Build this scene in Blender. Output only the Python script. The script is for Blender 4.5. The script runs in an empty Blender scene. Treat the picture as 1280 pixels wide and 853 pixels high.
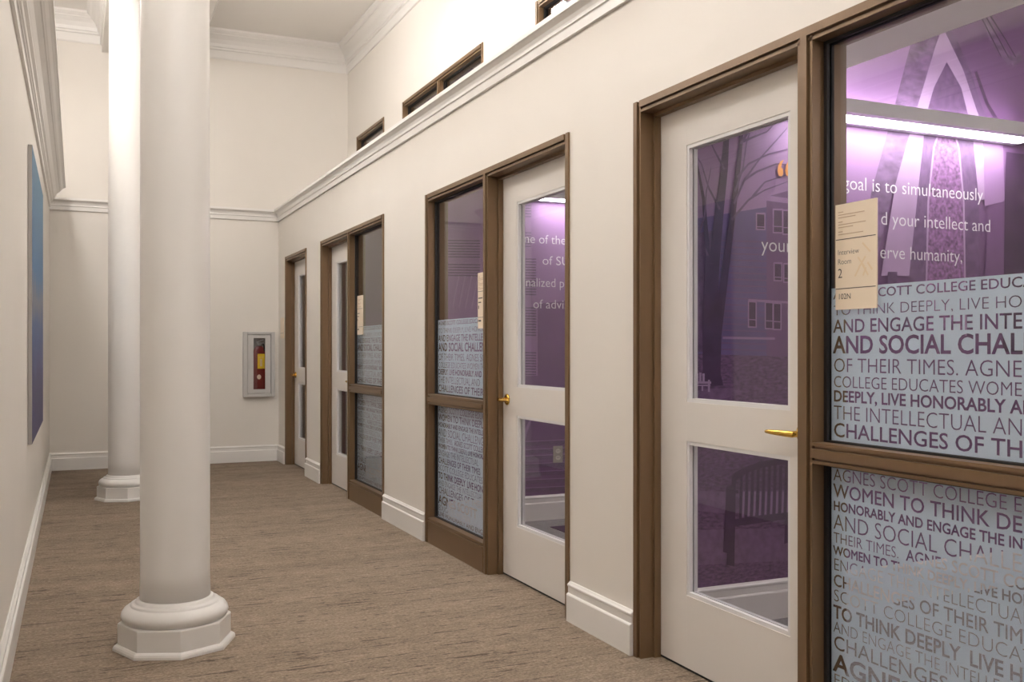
import bpy, bmesh, math, random
from mathutils import Vector
from mathutils.geometry import delaunay_2d_cdt

S = bpy.context.scene
C = S.collection
random.seed(7)

# ------------------------------------------------------------------ camera, world, exposure
FPX, CX, CY, EYE = 1217.0, 640.0, 437.0, 1.2125
YAW = math.atan(545 / FPX)
cd = bpy.data.cameras.new('camera')
cd.sensor_width = 36.0
cd.lens = 36.0 * FPX / 1280.0
cd.shift_y = 10.5 / 1280.0
cd.clip_start = 0.02
cam = bpy.data.objects.new('camera', cd)
C.objects.link(cam)
cam.location = (0, 0, EYE)
cam.rotation_euler = (math.pi / 2, 0, -YAW)
S.camera = cam

w = bpy.data.worlds.new('world')
S.world = w
w.use_nodes = True
w.node_tree.nodes['Background'].inputs[0].default_value = (1.0, 0.93, 0.85, 1)
w.node_tree.nodes['Background'].inputs[1].default_value = 0.05
S.view_settings.view_transform = 'Standard'
S.view_settings.look = 'None'
S.view_settings.gamma = 1.0
S.view_settings.use_curve_mapping = False
S.view_settings.exposure = 0.15

ADDED_LAMP_COL = (1.0, 0.982, 0.968)  # tint shared by the hallway lamps added out of view
ADDED_GLOBE_STRENGTH = 38.0
ADDED_PEND_UP, ADDED_PEND_DOWN = 46.0, 11.0
ROOM_LAMP = 21.0


# ------------------------------------------------------------------ pixel -> surface helpers
_s, _c = math.sin(YAW), math.cos(YAW)


def on_y(u, v, Y):
    a = (u - CX) / FPX
    X = Y * (_s + a * _c) / (_c - a * _s)
    return X, EYE + (CY - v) * (X * _s + Y * _c) / FPX


# ------------------------------------------------------------------ materials
def mat(name, col, rough=0.6, metal=0.0, spec=0.5, noise=0.0, nscale=8.0, bump=0.0, bscale=60.0, stretch=(1, 1, 1), coat=0.0):
    m = bpy.data.materials.new(name)
    m.use_nodes = True
    nt = m.node_tree
    b = nt.nodes['Principled BSDF']
    b.inputs['Base Color'].default_value = (*col, 1)
    b.inputs['Roughness'].default_value = rough
    b.inputs['Metallic'].default_value = metal
    b.inputs['Specular IOR Level'].default_value = spec
    b.inputs['Coat Weight'].default_value = coat
    if noise or bump:
        tc = nt.nodes.new('ShaderNodeTexCoord')
        mp = nt.nodes.new('ShaderNodeMapping')
        mp.inputs['Scale'].default_value = stretch
        nt.links.new(tc.outputs['Object'], mp.inputs[0])
    if noise:
        n = nt.nodes.new('ShaderNodeTexNoise')
        n.inputs['Scale'].default_value = nscale
        n.inputs['Detail'].default_value = 5
        nt.links.new(mp.outputs[0], n.inputs['Vector'])
        r = nt.nodes.new('ShaderNodeMapRange')
        r.inputs['From Min'].default_value = 0.3
        r.inputs['From Max'].default_value = 0.7
        r.inputs['To Min'].default_value = 1 - noise
        r.inputs['To Max'].default_value = 1 + noise
        nt.links.new(n.outputs[0], r.inputs[0])
        mx = nt.nodes.new('ShaderNodeVectorMath')
        mx.operation = 'SCALE'
        mx.inputs[0].default_value = col
        nt.links.new(r.outputs[0], mx.inputs['Scale'])
        nt.links.new(mx.outputs[0], b.inputs['Base Color'])
    if bump:
        n2 = nt.nodes.new('ShaderNodeTexNoise')
        n2.inputs['Scale'].default_value = bscale
        n2.inputs['Detail'].default_value = 3
        nt.links.new(mp.outputs[0], n2.inputs['Vector'])
        bp = nt.nodes.new('ShaderNodeBump')
        bp.inputs['Strength'].default_value = bump
        bp.inputs['Distance'].default_value = 0.002
        nt.links.new(n2.outputs[0], bp.inputs['Height'])
        nt.links.new(bp.outputs[0], b.inputs['Normal'])
    return m


def emit(name, col, strength):
    m = bpy.data.materials.new(name)
    m.use_nodes = True
    b = m.node_tree.nodes['Principled BSDF']
    b.inputs['Base Color'].default_value = (0.8, 0.8, 0.8, 1)
    b.inputs['Emission Color'].default_value = (*col, 1)
    b.inputs['Emission Strength'].default_value = strength
    return m


def glass_mat(name, tint=(0.93, 0.93, 0.94)):
    m = bpy.data.materials.new(name)
    m.use_nodes = True
    nt = m.node_tree
    nt.nodes.remove(nt.nodes['Principled BSDF'])
    out = nt.nodes['Material Output']
    t = nt.nodes.new('ShaderNodeBsdfTransparent')
    t.inputs[0].default_value = (*tint, 1)
    g = nt.nodes.new('ShaderNodeBsdfGlossy')
    g.inputs['Roughness'].default_value = 0.0
    # Schlick reflectance from the angle between the surface and the ray, the same from both sides
    ge = nt.nodes.new('ShaderNodeNewGeometry')
    dt = nt.nodes.new('ShaderNodeVectorMath')
    dt.operation = 'DOT_PRODUCT'
    nt.links.new(ge.outputs['Normal'], dt.inputs[0])
    nt.links.new(ge.outputs['Incoming'], dt.inputs[1])
    prev = dt.outputs['Value']
    for op, k in (('ABSOLUTE', None), ('SUBTRACT', 1.0), ('POWER', 5.0), ('MULTIPLY_ADD', 0.96)):
        q = nt.nodes.new('ShaderNodeMath')
        q.operation = op
        if op == 'SUBTRACT':
            q.inputs[0].default_value = k
            nt.links.new(prev, q.inputs[1])
        else:
            nt.links.new(prev, q.inputs[0])
            if k is not None:
                q.inputs[1].default_value = k
            if op == 'MULTIPLY_ADD':
                q.inputs[2].default_value = 0.04
        prev = q.outputs[0]
    fr = q
    mx = nt.nodes.new('ShaderNodeMixShader')
    nt.links.new(fr.outputs[0], mx.inputs[0])
    nt.links.new(t.outputs[0], mx.inputs[1])
    nt.links.new(g.outputs[0], mx.inputs[2])
    nt.links.new(mx.outputs[0], out.inputs[0])
    return m


def film_mat():
    m = bpy.data.materials.new('frosted_film')
    m.use_nodes = True
    nt = m.node_tree
    nt.nodes.remove(nt.nodes['Principled BSDF'])
    out = nt.nodes['Material Output']
    d = nt.nodes.new('ShaderNodeBsdfDiffuse')
    d.inputs[0].default_value = (0.75, 0.89, 0.99, 1)
    t = nt.nodes.new('ShaderNodeBsdfTranslucent')
    t.inputs[0].default_value = (0.72, 0.87, 0.98, 1)
    mx = nt.nodes.new('ShaderNodeMixShader')
    mx.inputs[0].default_value = 0.33
    nt.links.new(d.outputs[0], mx.inputs[1])
    nt.links.new(t.outputs[0], mx.inputs[2])
    nt.links.new(mx.outputs[0], out.inputs[0])
    return m


def carpet_mat(name, dark, mid, light, line=0.55):
    m = bpy.data.materials.new(name)
    m.use_nodes = True
    nt = m.node_tree
    N, L = nt.nodes, nt.links
    b = N['Principled BSDF']
    b.inputs['Roughness'].default_value = 0.95
    b.inputs['Specular IOR Level'].default_value = 0.1
    tc = N.new('ShaderNodeTexCoord')

    def noise(scale, stretch, detail=4, rough=0.6):
        mp = N.new('ShaderNodeMapping')
        mp.inputs['Scale'].default_value = stretch
        L.new(tc.outputs['Object'], mp.inputs[0])
        n = N.new('ShaderNodeTexNoise')
        n.inputs['Scale'].default_value = scale
        n.inputs['Detail'].default_value = detail
        n.inputs['Roughness'].default_value = rough
        L.new(mp.outputs[0], n.inputs['Vector'])
        return n
    streak = noise(1.0, (13.0, 62, 1), 4, 0.6)
    broad = noise(1.0, (1.1, 4.5, 1), 3)
    speck = noise(1.0, (75, 150, 1), 3, 0.7)
    ramp = N.new('ShaderNodeValToRGB')
    ramp.color_ramp.elements[0].position = 0.33
    ramp.color_ramp.elements[0].color = (*dark, 1)
    ramp.color_ramp.elements[1].position = 0.69
    ramp.color_ramp.elements[1].color = (*light, 1)
    e = ramp.color_ramp.elements.new(0.5)
    e.color = (*mid, 1)

    def math_(op, a, bb):
        q = N.new('ShaderNodeMath')
        q.operation = op
        for i, x in enumerate((a, bb)):
            if isinstance(x, (int, float)):
                q.inputs[i].default_value = x
            else:
                L.new(x, q.inputs[i])
        return q.outputs[0]
    v = math_('ADD', math_('MULTIPLY', streak.outputs[0], 0.28), math_('MULTIPLY', broad.outputs[0], 0.16))
    v = math_('ADD', v, math_('MULTIPLY', speck.outputs[0], 0.56))
    L.new(v, ramp.inputs[0])
    # thin broken dark pick lines woven across the corridor
    pick = noise(1.0, (3.0, 46, 1), 2, 0.4)
    brk = noise(1.0, (18, 46, 1), 2, 0.5)
    mr = N.new('ShaderNodeMapRange')
    mr.inputs['From Min'].default_value = 0.672
    mr.inputs['From Max'].default_value = 0.725
    mr.inputs['To Min'].default_value = 0.0
    mr.inputs['To Max'].default_value = line
    L.new(math_('ADD', math_('MULTIPLY', pick.outputs[0], 0.75), math_('MULTIPLY', brk.outputs[0], 0.4)), mr.inputs[0])
    mix = N.new('ShaderNodeMixRGB')
    mix.blend_type = 'MIX'
    mix.inputs[2].default_value = (dark[0] * 0.4, dark[1] * 0.4, dark[2] * 0.4, 1)
    L.new(mr.outputs[0], mix.inputs[0])
    L.new(ramp.outputs[0], mix.inputs[1])
    L.new(mix.outputs[0], b.inputs['Base Color'])
    bp = N.new('ShaderNodeBump')
    bp.inputs['Strength'].default_value = 0.7
    bp.inputs['Distance'].default_value = 0.004
    L.new(v, bp.inputs['Height'])
    L.new(bp.outputs[0], b.inputs['Normal'])
    return m


def picture_mat():
    m = bpy.data.materials.new('canvas_picture')
    m.use_nodes = True
    nt = m.node_tree
    N, L = nt.nodes, nt.links
    b = N['Principled BSDF']
    b.inputs['Roughness'].default_value = 0.6
    tc = N.new('ShaderNodeTexCoord')
    sp = N.new('ShaderNodeSeparateXYZ')
    L.new(tc.outputs['Object'], sp.inputs[0])
    nz = N.new('ShaderNodeTexNoise')
    nz.inputs['Scale'].default_value = 4.0
    nz.inputs['Detail'].default_value = 6
    L.new(tc.outputs['Object'], nz.inputs['Vector'])
    ad = N.new('ShaderNodeMath')
    ad.operation = 'MULTIPLY_ADD'
    ad.inputs[1].default_value = 0.5
    L.new(nz.outputs[0], ad.inputs[0])
    L.new(sp.outputs['Z'], ad.inputs[2])
    mr = N.new('ShaderNodeMapRange')
    mr.inputs['From Min'].default_value = 0.2
    mr.inputs['From Max'].default_value = 1.9
    L.new(ad.outputs[0], mr.inputs[0])
    rp = N.new('ShaderNodeValToRGB')
    els = rp.color_ramp.elements
    els[0].position = 0.0
    els[0].color = (0.035, 0.028, 0.085, 1)
    els[1].position = 1.0
    els[1].color = (0.09, 0.19, 0.28, 1)
    for p, c in ((0.25, (0.045, 0.04, 0.12)), (0.42, (0.06, 0.10, 0.22)), (0.52, (0.16, 0.16, 0.18)), (0.6, (0.05, 0.13, 0.26)), (0.8, (0.07, 0.15, 0.25))):
        q = els.new(p)
        q.color = (*c, 1)
    L.new(mr.outputs[0], rp.inputs[0])
    L.new(rp.outputs[0], b.inputs['Base Color'])
    return m


WALL = mat('cream_paint', (0.80, 0.752, 0.692), 0.55, noise=0.012, nscale=2.0, bump=0.05, bscale=180)
TRIM = mat('white_trim_paint', (0.84, 0.81, 0.775), 0.35)
CEIL = mat('ceiling_paint', (0.89, 0.855, 0.815), 0.7)
COLM = mat('column_paint', (0.80, 0.77, 0.735), 0.28, bump=0.05, bscale=14)
DOORW = mat('door_paint', (0.79, 0.745, 0.70), 0.4)
BEAD = mat('glazing_bead_paint', (0.80, 0.78, 0.78), 0.35)
BRONZE = mat('bronze_aluminium', (0.178, 0.108, 0.055), 0.38, 0.25, noise=0.025, nscale=3, stretch=(40, 40, 1))
GASKET = mat('black_gasket', (0.012, 0.010, 0.010), 0.6)
BRASS = mat('brass', (0.72, 0.46, 0.10), 0.25, 1.0)
CARPET = carpet_mat('brown_carpet', (0.060, 0.043, 0.030), (0.215, 0.165, 0.122), (0.40, 0.32, 0.245), 0.6)
RCARPET = carpet_mat('grey_carpet', (0.16, 0.15, 0.15), (0.28, 0.27, 0.27), (0.40, 0.39, 0.39), 0.2)
PCARPET = carpet_mat('purple_carpet', (0.03, 0.015, 0.04), (0.07, 0.035, 0.085), (0.12, 0.07, 0.14), 0.2)
GLASS = glass_mat('clear_glass')
FILM = film_mat()
SIGNM = mat('sign_cream', (0.84, 0.71, 0.555), 0.4)
SIGND = mat('sign_ink', (0.045, 0.035, 0.03), 0.5)
SIGNF = mat('sign_faint_ink', (0.55, 0.40, 0.27), 0.5)
SIGNL = mat('sign_logo_tint', (0.80, 0.63, 0.42), 0.5)
WHITEINK = mat('white_print', (0.85, 0.83, 0.85), 0.5)
ORANGE = mat('orange_print', (0.90, 0.38, 0.10), 0.5)
RED = mat('extinguisher_red', (0.17, 0.009, 0.008), 0.3)
YEL = mat('yellow_tag', (0.85, 0.58, 0.02), 0.5)
STEEL = mat('steel', (0.55, 0.54, 0.52), 0.3, 1.0)
BLACKP = mat('black_plastic', (0.02, 0.02, 0.02), 0.4)
CABG = mat('cabinet_enamel', (0.56, 0.54, 0.52), 0.4)
CABI = mat('cabinet_inside', (0.30, 0.27, 0.24), 0.5)
OUTLETM = mat('outlet_plate', (0.42, 0.38, 0.32), 0.4)
OUTLETW = mat('outlet_ivory', (0.75, 0.71, 0.64), 0.4)
LAMPH = mat('lamp_housing', (0.85, 0.86, 0.87), 0.4)
LAMPE = emit('lamp_lens', (1.0, 0.96, 0.98), ROOM_LAMP)
LAMPU = emit('lamp_top_lens', (1.0, 0.96, 0.98), ROOM_LAMP * 0.28)
ADDGLOBE = emit('ceiling_lamp_glow', ADDED_LAMP_COL, ADDED_GLOBE_STRENGTH)  # glow of the added hallway globes
ADDPENDU = emit('pendant_top_glow', ADDED_LAMP_COL, ADDED_PEND_UP)  # upward glow of the added linear pendants
ADDPENDD = emit('pendant_bottom_glow', ADDED_LAMP_COL, ADDED_PEND_DOWN)  # downward glow of the added linear pendants
CANVAS = mat('canvas_edge', (0.42, 0.40, 0.38), 0.7)
PICT = picture_mat()
PUR = {
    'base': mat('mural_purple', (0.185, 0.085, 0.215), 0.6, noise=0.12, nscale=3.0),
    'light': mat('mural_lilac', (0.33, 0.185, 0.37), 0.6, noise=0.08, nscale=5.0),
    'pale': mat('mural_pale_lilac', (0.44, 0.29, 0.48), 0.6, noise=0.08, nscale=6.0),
    'mid': mat('mural_mid_purple', (0.15, 0.078, 0.18), 0.6, noise=0.22, nscale=30.0),
    'blue': mat('mural_blue_purple', (0.15, 0.092, 0.25), 0.6, noise=0.15, nscale=8.0),
    'dark': mat('mural_dark_purple', (0.070, 0.028, 0.085), 0.6, noise=0.18, nscale=14.0),
    'grass': mat('mural_grass', (0.15, 0.072, 0.17), 0.6, noise=0.45, nscale=38.0, stretch=(1, 1, 2.5)),
    'path': mat('mural_path', (0.20, 0.105, 0.225), 0.6, noise=0.2, nscale=30.0),
    'stone': mat('mural_stone', (0.20, 0.115, 0.23), 0.6, noise=0.35, nscale=16.0, stretch=(1, 1, 2)),
    'leaf': mat('mural_tracery', (0.24, 0.11, 0.26), 0.6, noise=0.6, nscale=55.0),
}


# ------------------------------------------------------------------ mesh helpers
class MB:
    def __init__(self):
        self.v, self.f, self.m, self.smooth = [], [], [], []

    def face(self, pts, mi=0, sm=False):
        i = len(self.v)
        self.v.extend(tuple(p) for p in pts)
        self.f.append(list(range(i, i + len(pts))))
        self.m.append(mi)
        self.smooth.append(sm)

    def box(self, x0, x1, y0, y1, z0, z1, mi=0):
        x0, x1 = min(x0, x1), max(x0, x1)
        y0, y1 = min(y0, y1), max(y0, y1)
        i = len(self.v)
        self.v += [(x0, y0, z0), (x1, y0, z0), (x1, y1, z0), (x0, y1, z0), (x0, y0, z1), (x1, y0, z1), (x1, y1, z1), (x0, y1, z1)]
        for q in ((0, 3, 2, 1), (4, 5, 6, 7), (0, 1, 5, 4), (1, 2, 6, 5), (2, 3, 7, 6), (3, 0, 4, 7)):
            self.f.append([i + k for k in q])
            self.m.append(mi)
            self.smooth.append(False)
        return self

    def rings(self, rings, cap=True, sm=True, mi=0):
        n = len(rings[0])
        i = len(self.v)
        for r in rings:
            self.v += [tuple(p) for p in r]
        for k in range(len(rings) - 1):
            for j in range(n):
                a, b = i + k * n + j, i + k * n + (j + 1) % n
                self.f.append([a, b, b + n, a + n])
                self.m.append(mi)
                self.smooth.append(sm)
        if cap:
            self.f.append([i + j for j in range(n)][::-1])
            self.f.append([i + (len(rings) - 1) * n + j for j in range(n)])
            self.m += [mi, mi]
            self.smooth += [False, False]
        return self

    def lathe(self, cx, cy, prof, n=40, rot=0.0, sm=True, mi=0):
        return self.rings([[(cx + r * math.cos(rot + 2 * math.pi * j / n), cy + r * math.sin(rot + 2 * math.pi * j / n), z) for j in range(n)] for r, z in prof], sm=sm, mi=mi)

    def extrude_profile(self, prof, axis, a, b, base, sign):
        """prof: closed list of (out, z). axis 'y': runs along Y at x = base + sign*out; 'x': runs along X at y = base + sign*out."""
        r = []
        for t in (a, b):
            r.append([(base + sign * o, t, z) if axis == 'y' else (t, base + sign * o, z) for o, z in prof])
        return self.rings(r, sm=False)

    def add(self, verts, faces, fn, mi=0):
        i = len(self.v)
        self.v += [tuple(fn(p)) for p in verts]
        for q in faces:
            self.f.append([i + k for k in q])
            self.m.append(mi)
            self.smooth.append(False)
        return self


def world_loc(o):
    v = Vector((0, 0, 0))
    while o is not None:
        v += o.location
        o = o.parent
    return v


def obj(name, mb, mats, parent=None, loc=None, bevel=0.0, recalc=True):
    """one mesh object; geometry in mb is in world coordinates"""
    me = bpy.data.meshes.new(name)
    org = world_loc(parent) if parent else Vector(loc or (0, 0, 0))
    me.from_pydata([(x - org.x, y - org.y, z - org.z) for x, y, z in mb.v], [], mb.f)
    for mm in (mats if isinstance(mats, (list, tuple)) else [mats]):
        me.materials.append(mm)
    me.polygons.foreach_set('material_index', mb.m)
    me.polygons.foreach_set('use_smooth', mb.smooth)
    if recalc:
        bm = bmesh.new()
        bm.from_mesh(me)
        bmesh.ops.recalc_face_normals(bm, faces=bm.faces)
        bm.to_mesh(me)
        bm.free()
    me.update()
    o = bpy.data.objects.new(name, me)
    C.objects.link(o)
    if parent:
        o.parent = parent
    else:
        o.location = org
    if bevel:
        md = o.modifiers.new('bevel', 'BEVEL')
        md.width = bevel
        md.segments = 2
        md.limit_method = 'ANGLE'
    return o


def tag(o, label=None, cat=None, group=None, kind=None):
    for k, v in (('label', label), ('category', cat), ('group', group), ('kind', kind)):
        if v:
            o[k] = v
    return o


def empty(name, loc):
    o = bpy.data.objects.new(name, None)
    o.empty_display_size = 0.1
    C.objects.link(o)
    o.location = loc
    return o


# ------------------------------------------------------------------ lettering
def _curve_mesh(data):
    o = bpy.data.objects.new('tmp', data)
    C.objects.link(o)
    dg = bpy.context.evaluated_depsgraph_get()
    e = o.evaluated_get(dg)
    me = e.to_mesh()
    V = [(v.co.x, v.co.y) for v in me.vertices]
    F = [list(p.vertices) for p in me.polygons]
    e.to_mesh_clear()
    bpy.data.objects.remove(o)
    bpy.data.curves.remove(data)
    return V, F


def text2d(body, weight=0.0, res=3):
    c = bpy.data.curves.new('txt', 'FONT')
    c.body = body
    c.resolution_u = res
    c.offset = weight
    return _curve_mesh(c)


_cap = text2d('H')
CAP = max(p[1] for p in _cap[0]) - min(p[1] for p in _cap[0])


def loops_of(V, F):
    """merge by position, boundary loops as vertex indices"""
    idx, vid, pts, first = {}, [], [], []
    for n_, p in enumerate(V):
        k = (round(p[0], 5), round(p[1], 5))
        if k not in idx:
            idx[k] = len(pts)
            pts.append(k)
            first.append(n_)
        vid.append(idx[k])
    cnt = {}
    for f in F:
        g = [vid[i] for i in f]
        for a, b in zip(g, g[1:] + g[:1]):
            if a != b:
                cnt.setdefault((min(a, b), max(a, b)), []).append((a, b))
    nxt = {}
    for k, l in cnt.items():
        if len(l) == 1:
            nxt.setdefault(l[0][0], []).append(l[0][1])
    out = []
    while nxt:
        s = next(iter(nxt))
        loop, a = [], s
        while a in nxt:
            loop.append(first[a])
            b = nxt[a].pop()
            if not nxt[a]:
                del nxt[a]
            a = b
            if a == s:
                break
        if len(loop) > 2:
            out.append(loop)
    return out


def width_of(body, weight):
    V, _ = text2d(body, weight, 2)
    return max(p[0] for p in V)


def cut_out(loops):
    """triangles of the rectangle loops[0] that lie outside every letter outline"""
    pts, eds = [], []
    for lp in loops:
        k = len(pts)
        pts += [Vector(p) for p in lp]
        eds += [(k + j, k + (j + 1) % len(lp)) for j in range(len(lp))]
    V, _, T, *_r = delaunay_2d_cdt(pts, eds, [], 0, 1e-7)
    boxes = [(min(p[0] for p in l), max(p[0] for p in l), l) for l in loops[1:]]
    keep = []
    for t in T:
        cx = sum(V[j].x for j in t) / len(t)
        cy = sum(V[j].y for j in t) / len(t)
        wn = 0
        for x0, x1, l in boxes:
            if x0 < cx < x1:
                for (ax, ay), (bx, by) in zip(l, l[1:] + l[:1]):
                    if (ay > cy) != (by > cy):
                        if ax + (cy - ay) / (by - ay) * (bx - ax) > cx:
                            wn += 1 if by > ay else -1
        if wn == 0:
            keep.append(list(t))
    return [(v.x, v.y) for v in V], keep


def film_strips(lines, width, z_top, z_bot, ref):
    """frosted film with the letters cut out; returns verts (s, z) and faces; s runs from the left edge."""
    FV, FF = [], []
    bounds = [z_top]
    for a, b in zip(lines, lines[1:]):
        bounds.append(b[1] + 0.0026 + 0.08 * (a[2] - b[1]))
    bounds.append(z_bot)
    for i, (segs, zt, zb, prefix) in enumerate(lines):
        cap = zt - zb
        pw = width_of(prefix, 0.0)
        sx = ref / pw
        sz = cap / CAP
        loops = []

        def spl(pts):
            loops.append(pts)
        hi, lo = bounds[i], bounds[i + 1]
        spl([(0, lo), (width, lo), (width, hi), (0, hi)])
        x = 0.008
        for body, wt in segs:
            V0, F0 = text2d(body, 0.0, 3)
            V, F = text2d(body, wt, 3)
            for lp in loops_of(V0, F0):
                P = [(x + V[j][0] * sx, zb + V[j][1] * sz) for j in lp]
                if max(p[0] for p in P) < width - 0.006 and min(p[1] for p in P) > lo + 0.0003 and max(p[1] for p in P) < hi - 0.0003:
                    spl(P)
            x += width_of(body + ' i', 0.0) * sx - width_of('i', 0.0) * sx
        V, F = cut_out(loops)
        k = len(FV)
        FV += V
        FF += [[k + j for j in f] for f in F]
    return FV, FF


TH, LT, RG, SB, BD = -0.014, -0.010, 0.0, 0.008, 0.020
UP_LINES = [
    ([('AGNES SCOTT COLLEGE EDUCATES WOMEN', SB)], 1.388, 1.363, 'AGNES SCOTT COLLEGE EDUC'),
    ([('TO THINK DEEPLY, LIVE HONORABLY', TH)], 1.344, 1.314, 'TO THINK DEEPLY, LIVE HO'),
    ([('AND ENGAGE THE INTELLECTUAL', SB)], 1.301, 1.263, 'AND ENGAGE THE INTE'),
    ([('AND SOCIAL CHALLENGES', BD)], 1.251, 1.202, 'AND SOCIAL CHAL'),
    ([('OF THEIR TIMES. AGNES SCOTT', LT)], 1.186, 1.145, 'OF THEIR TIMES. AGNE'),
    ([('COLLEGE EDUCATES WOMEN TO', LT)], 1.133, 1.099, 'COLLEGE EDUCATES WOME'),
    ([('DEEPLY, LIVE HONORABLY AND', BD)], 1.089, 1.057, 'DEEPLY, LIVE HONORABLY A'),
    ([('THE INTELLECTUAL AND', TH)], 1.045, 1.003, 'THE INTELLECTUAL AN'),
    ([('CHALLENGES OF THEIR', SB)], 0.992, 0.951, 'CHALLENGES OF TH'),
]
LO_LINES = [
    ([('AGNES SCOTT COLLEGE EDUCATES', LT)], 0.856, 0.819, 'AGNES SCOTT COLLEGE E'),
    ([('WOMEN TO THINK DEEPLY,', SB)], 0.809, 0.770, 'WOMEN TO THINK DE'),
    ([('HONORABLY AND ENGAGE THE INTELLECTUAL', BD)], 0.757, 0.730, 'HONORABLY AND ENGAGE THE IN'),
    ([('AND SOCIAL CHALLENGES', LT)], 0.719, 0.673, 'AND SOCIAL CHALLE'),
    ([('THEIR TIMES. ', LT), ('AGNES SCOTT COLLEGE', SB)], 0.664, 0.633, 'THEIR TIMES. AGNES SCOTT CO'),
    ([('WOMEN TO THINK DEEPLY, LIVE HONORABLY', BD)], 0.623, 0.597, 'WOMEN TO THINK DEEPLY, LIVE HO'),
    ([('ENGAGE THE INTELLECTUAL', TH)], 0.586, 0.550, 'ENGAGE THE INTELLECTUA'),
    ([('CHALLENGES OF THEIR TIMES', SB)], 0.538, 0.503, 'CHALLENGES OF THEIR TIM'),
    ([('SCOTT COLLEGE EDUCATES', TH)], 0.493, 0.457, 'SCOTT COLLEGE EDUCA'),
    ([('TO THINK DEEPLY, LIVE HONORABLY', BD)], 0.445, 0.407, 'TO THINK DEEPLY, LIVE H'),
    ([('AND ENGAGE THE INTELLECTUAL', TH)], 0.397, 0.364, 'AND ENGAGE THE INTELLECT'),
    ([('CHALLENGES OF THEIR', RG)], 0.355, 0.314, 'CHALLENGES OF TH'),
    ([('AGNES SCOTT', BD)], 0.300, 0.248, 'AGNES SCOTT'),
    ([('EDUCATES WOMEN', LT)], 0.240, 0.207, 'EDUCATES WOMEN TO'),
    ([('LIVE HONORABLY AND ENGAGE', SB)], 0.199, 0.172, 'LIVE HONORABLY AND E'),
]
FILM_W = 0.868
FILM_UP = film_strips(UP_LINES, FILM_W, 1.396, 0.936, 0.640)
FILM_LO = film_strips(LO_LINES, FILM_W, 0.866, 0.156, 0.640)


def text_on_wall(mb, body, x, y, z, cap, weight=0.0, width=None, mi=0):
    """text on a wall that faces -Y, reading towards +X"""
    V, F = text2d(body, weight, 4)
    k = cap / CAP
    kx = k if width is None else width / max(p[0] for p in V)
    mb.add([(p[0], p[1], 0) for p in V], F, lambda p: (x + p[0] * kx, y, z + p[1] * k), mi)


def text_on_glass(mb, body, x, y, z, cap, weight=0.0, mi=0):
    """text on a plane that faces -X, reading towards -Y"""
    V, F = text2d(body, weight, 4)
    k = cap / CAP
    mb.add([(p[0], p[1], 0) for p in V], F, lambda p: (x, y - p[0] * k, z + p[1] * k), mi)


# ------------------------------------------------------------------ layout constants (metres)
WR, WL, FARY, BACKY = 2.02, -0.243, 10.75, -5.0       # right wall, left wall, far wall, wall behind the camera
UPX, UPL = 2.79, -1.0                                 # upper walls, set back above the ledges
LEDGE = 2.73
CEILZ = 4.60
HEAD = 2.186
FD = 2.15                                             # back of frames
GX = 2.075                                            # sidelight glass
DX = 2.105                                            # door leaf face
UNITS = [  # far y, near y, centre of mullion (None: door only), door on far side
    (3.317, 1.352, 2.3315, True),
    (5.837, 3.875, 4.857, False),
    (8.725, 6.755, 7.751, True),
    (10.351, 9.329, None, True),
]

# ------------------------------------------------------------------ structure
def struct(name, mb, m, label=None, cat=None, **k):
    o = obj(name, mb, m, **k)
    return tag(o, label, cat, None, 'structure')


struct('floor', MB().box(-1.1, WR + 0.105, BACKY, FARY + 0.1, -0.1, 0.0), CARPET, 'brown streaked carpet covering the hallway floor', 'floor')
struct('floor_room', MB().box(WR + 0.105, 5.3, BACKY, FARY + 0.1, -0.1, 0.0), RCARPET, 'grey carpet on the floor of the interview rooms', 'floor')
tag(obj('carpet_tile', MB().box(2.95, 3.55, 5.15, 5.95, 0.0, 0.004), PCARPET), 'purple carpet tile laid in the grey floor of the room', 'carpet tile')
struct('wall_far', MB().box(-1.1, 5.3, FARY, FARY + 0.12, 0, CEILZ), WALL, 'cream end wall behind the extinguisher cabinet', 'wall')
struct('wall_back', MB().box(-1.1, 5.3, BACKY - 0.12, BACKY, 0, CEILZ), WALL, 'cream wall closing the other end of the hallway', 'wall')
mb = MB().box(WL - 0.12, WL, BACKY, FARY, 0, LEDGE).box(UPL, WL - 0.12, BACKY, FARY, LEDGE - 0.1, LEDGE)
struct('wall_left', mb, WALL, 'cream wall carrying the blue canvas picture', 'wall')
struct('wall_upper_left', MB().box(UPL - 0.12, UPL, BACKY, FARY, LEDGE - 0.1, CEILZ), WALL, 'cream upper wall set back above the picture wall', 'wall')
mb = MB()
edges = [FARY] + [e for u in UNITS[::-1] for e in (u[0], u[1])] + [BACKY]
for a, b in zip(edges[0::2], edges[1::2]):
    mb.box(WR, FD, b, a, 0, LEDGE)
for u in UNITS:
    mb.box(WR, FD, u[1], u[0], HEAD, LEDGE)
mb.box(FD, UPX, BACKY, FARY, LEDGE - 0.1, LEDGE)
struct('wall_right', mb, WALL, 'cream wall with the glazed doors', 'wall')
struct('ceiling_soffit', MB().box(FD, UPX + 0.12, BACKY, FARY, 2.376, LEDGE - 0.1), CEIL, 'white lowered soffit inside the rooms behind the doors', 'ceiling')
UW0, UW1 = 2.95, 3.52
mb = MB()
for a, b in zip(edges[0::2], edges[1::2]):
    mb.box(UPX, UPX + 0.12, b, a, LEDGE - 0.1, CEILZ)
for u in UNITS:
    mb.box(UPX, UPX + 0.12, u[1], u[0], UW1, CEILZ)
    mb.box(UPX, UPX + 0.12, u[1], u[0], LEDGE - 0.1, UW0)
struct('wall_upper_right', mb, WALL, 'cream upper wall with small bronze clerestory windows', 'wall')
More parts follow.
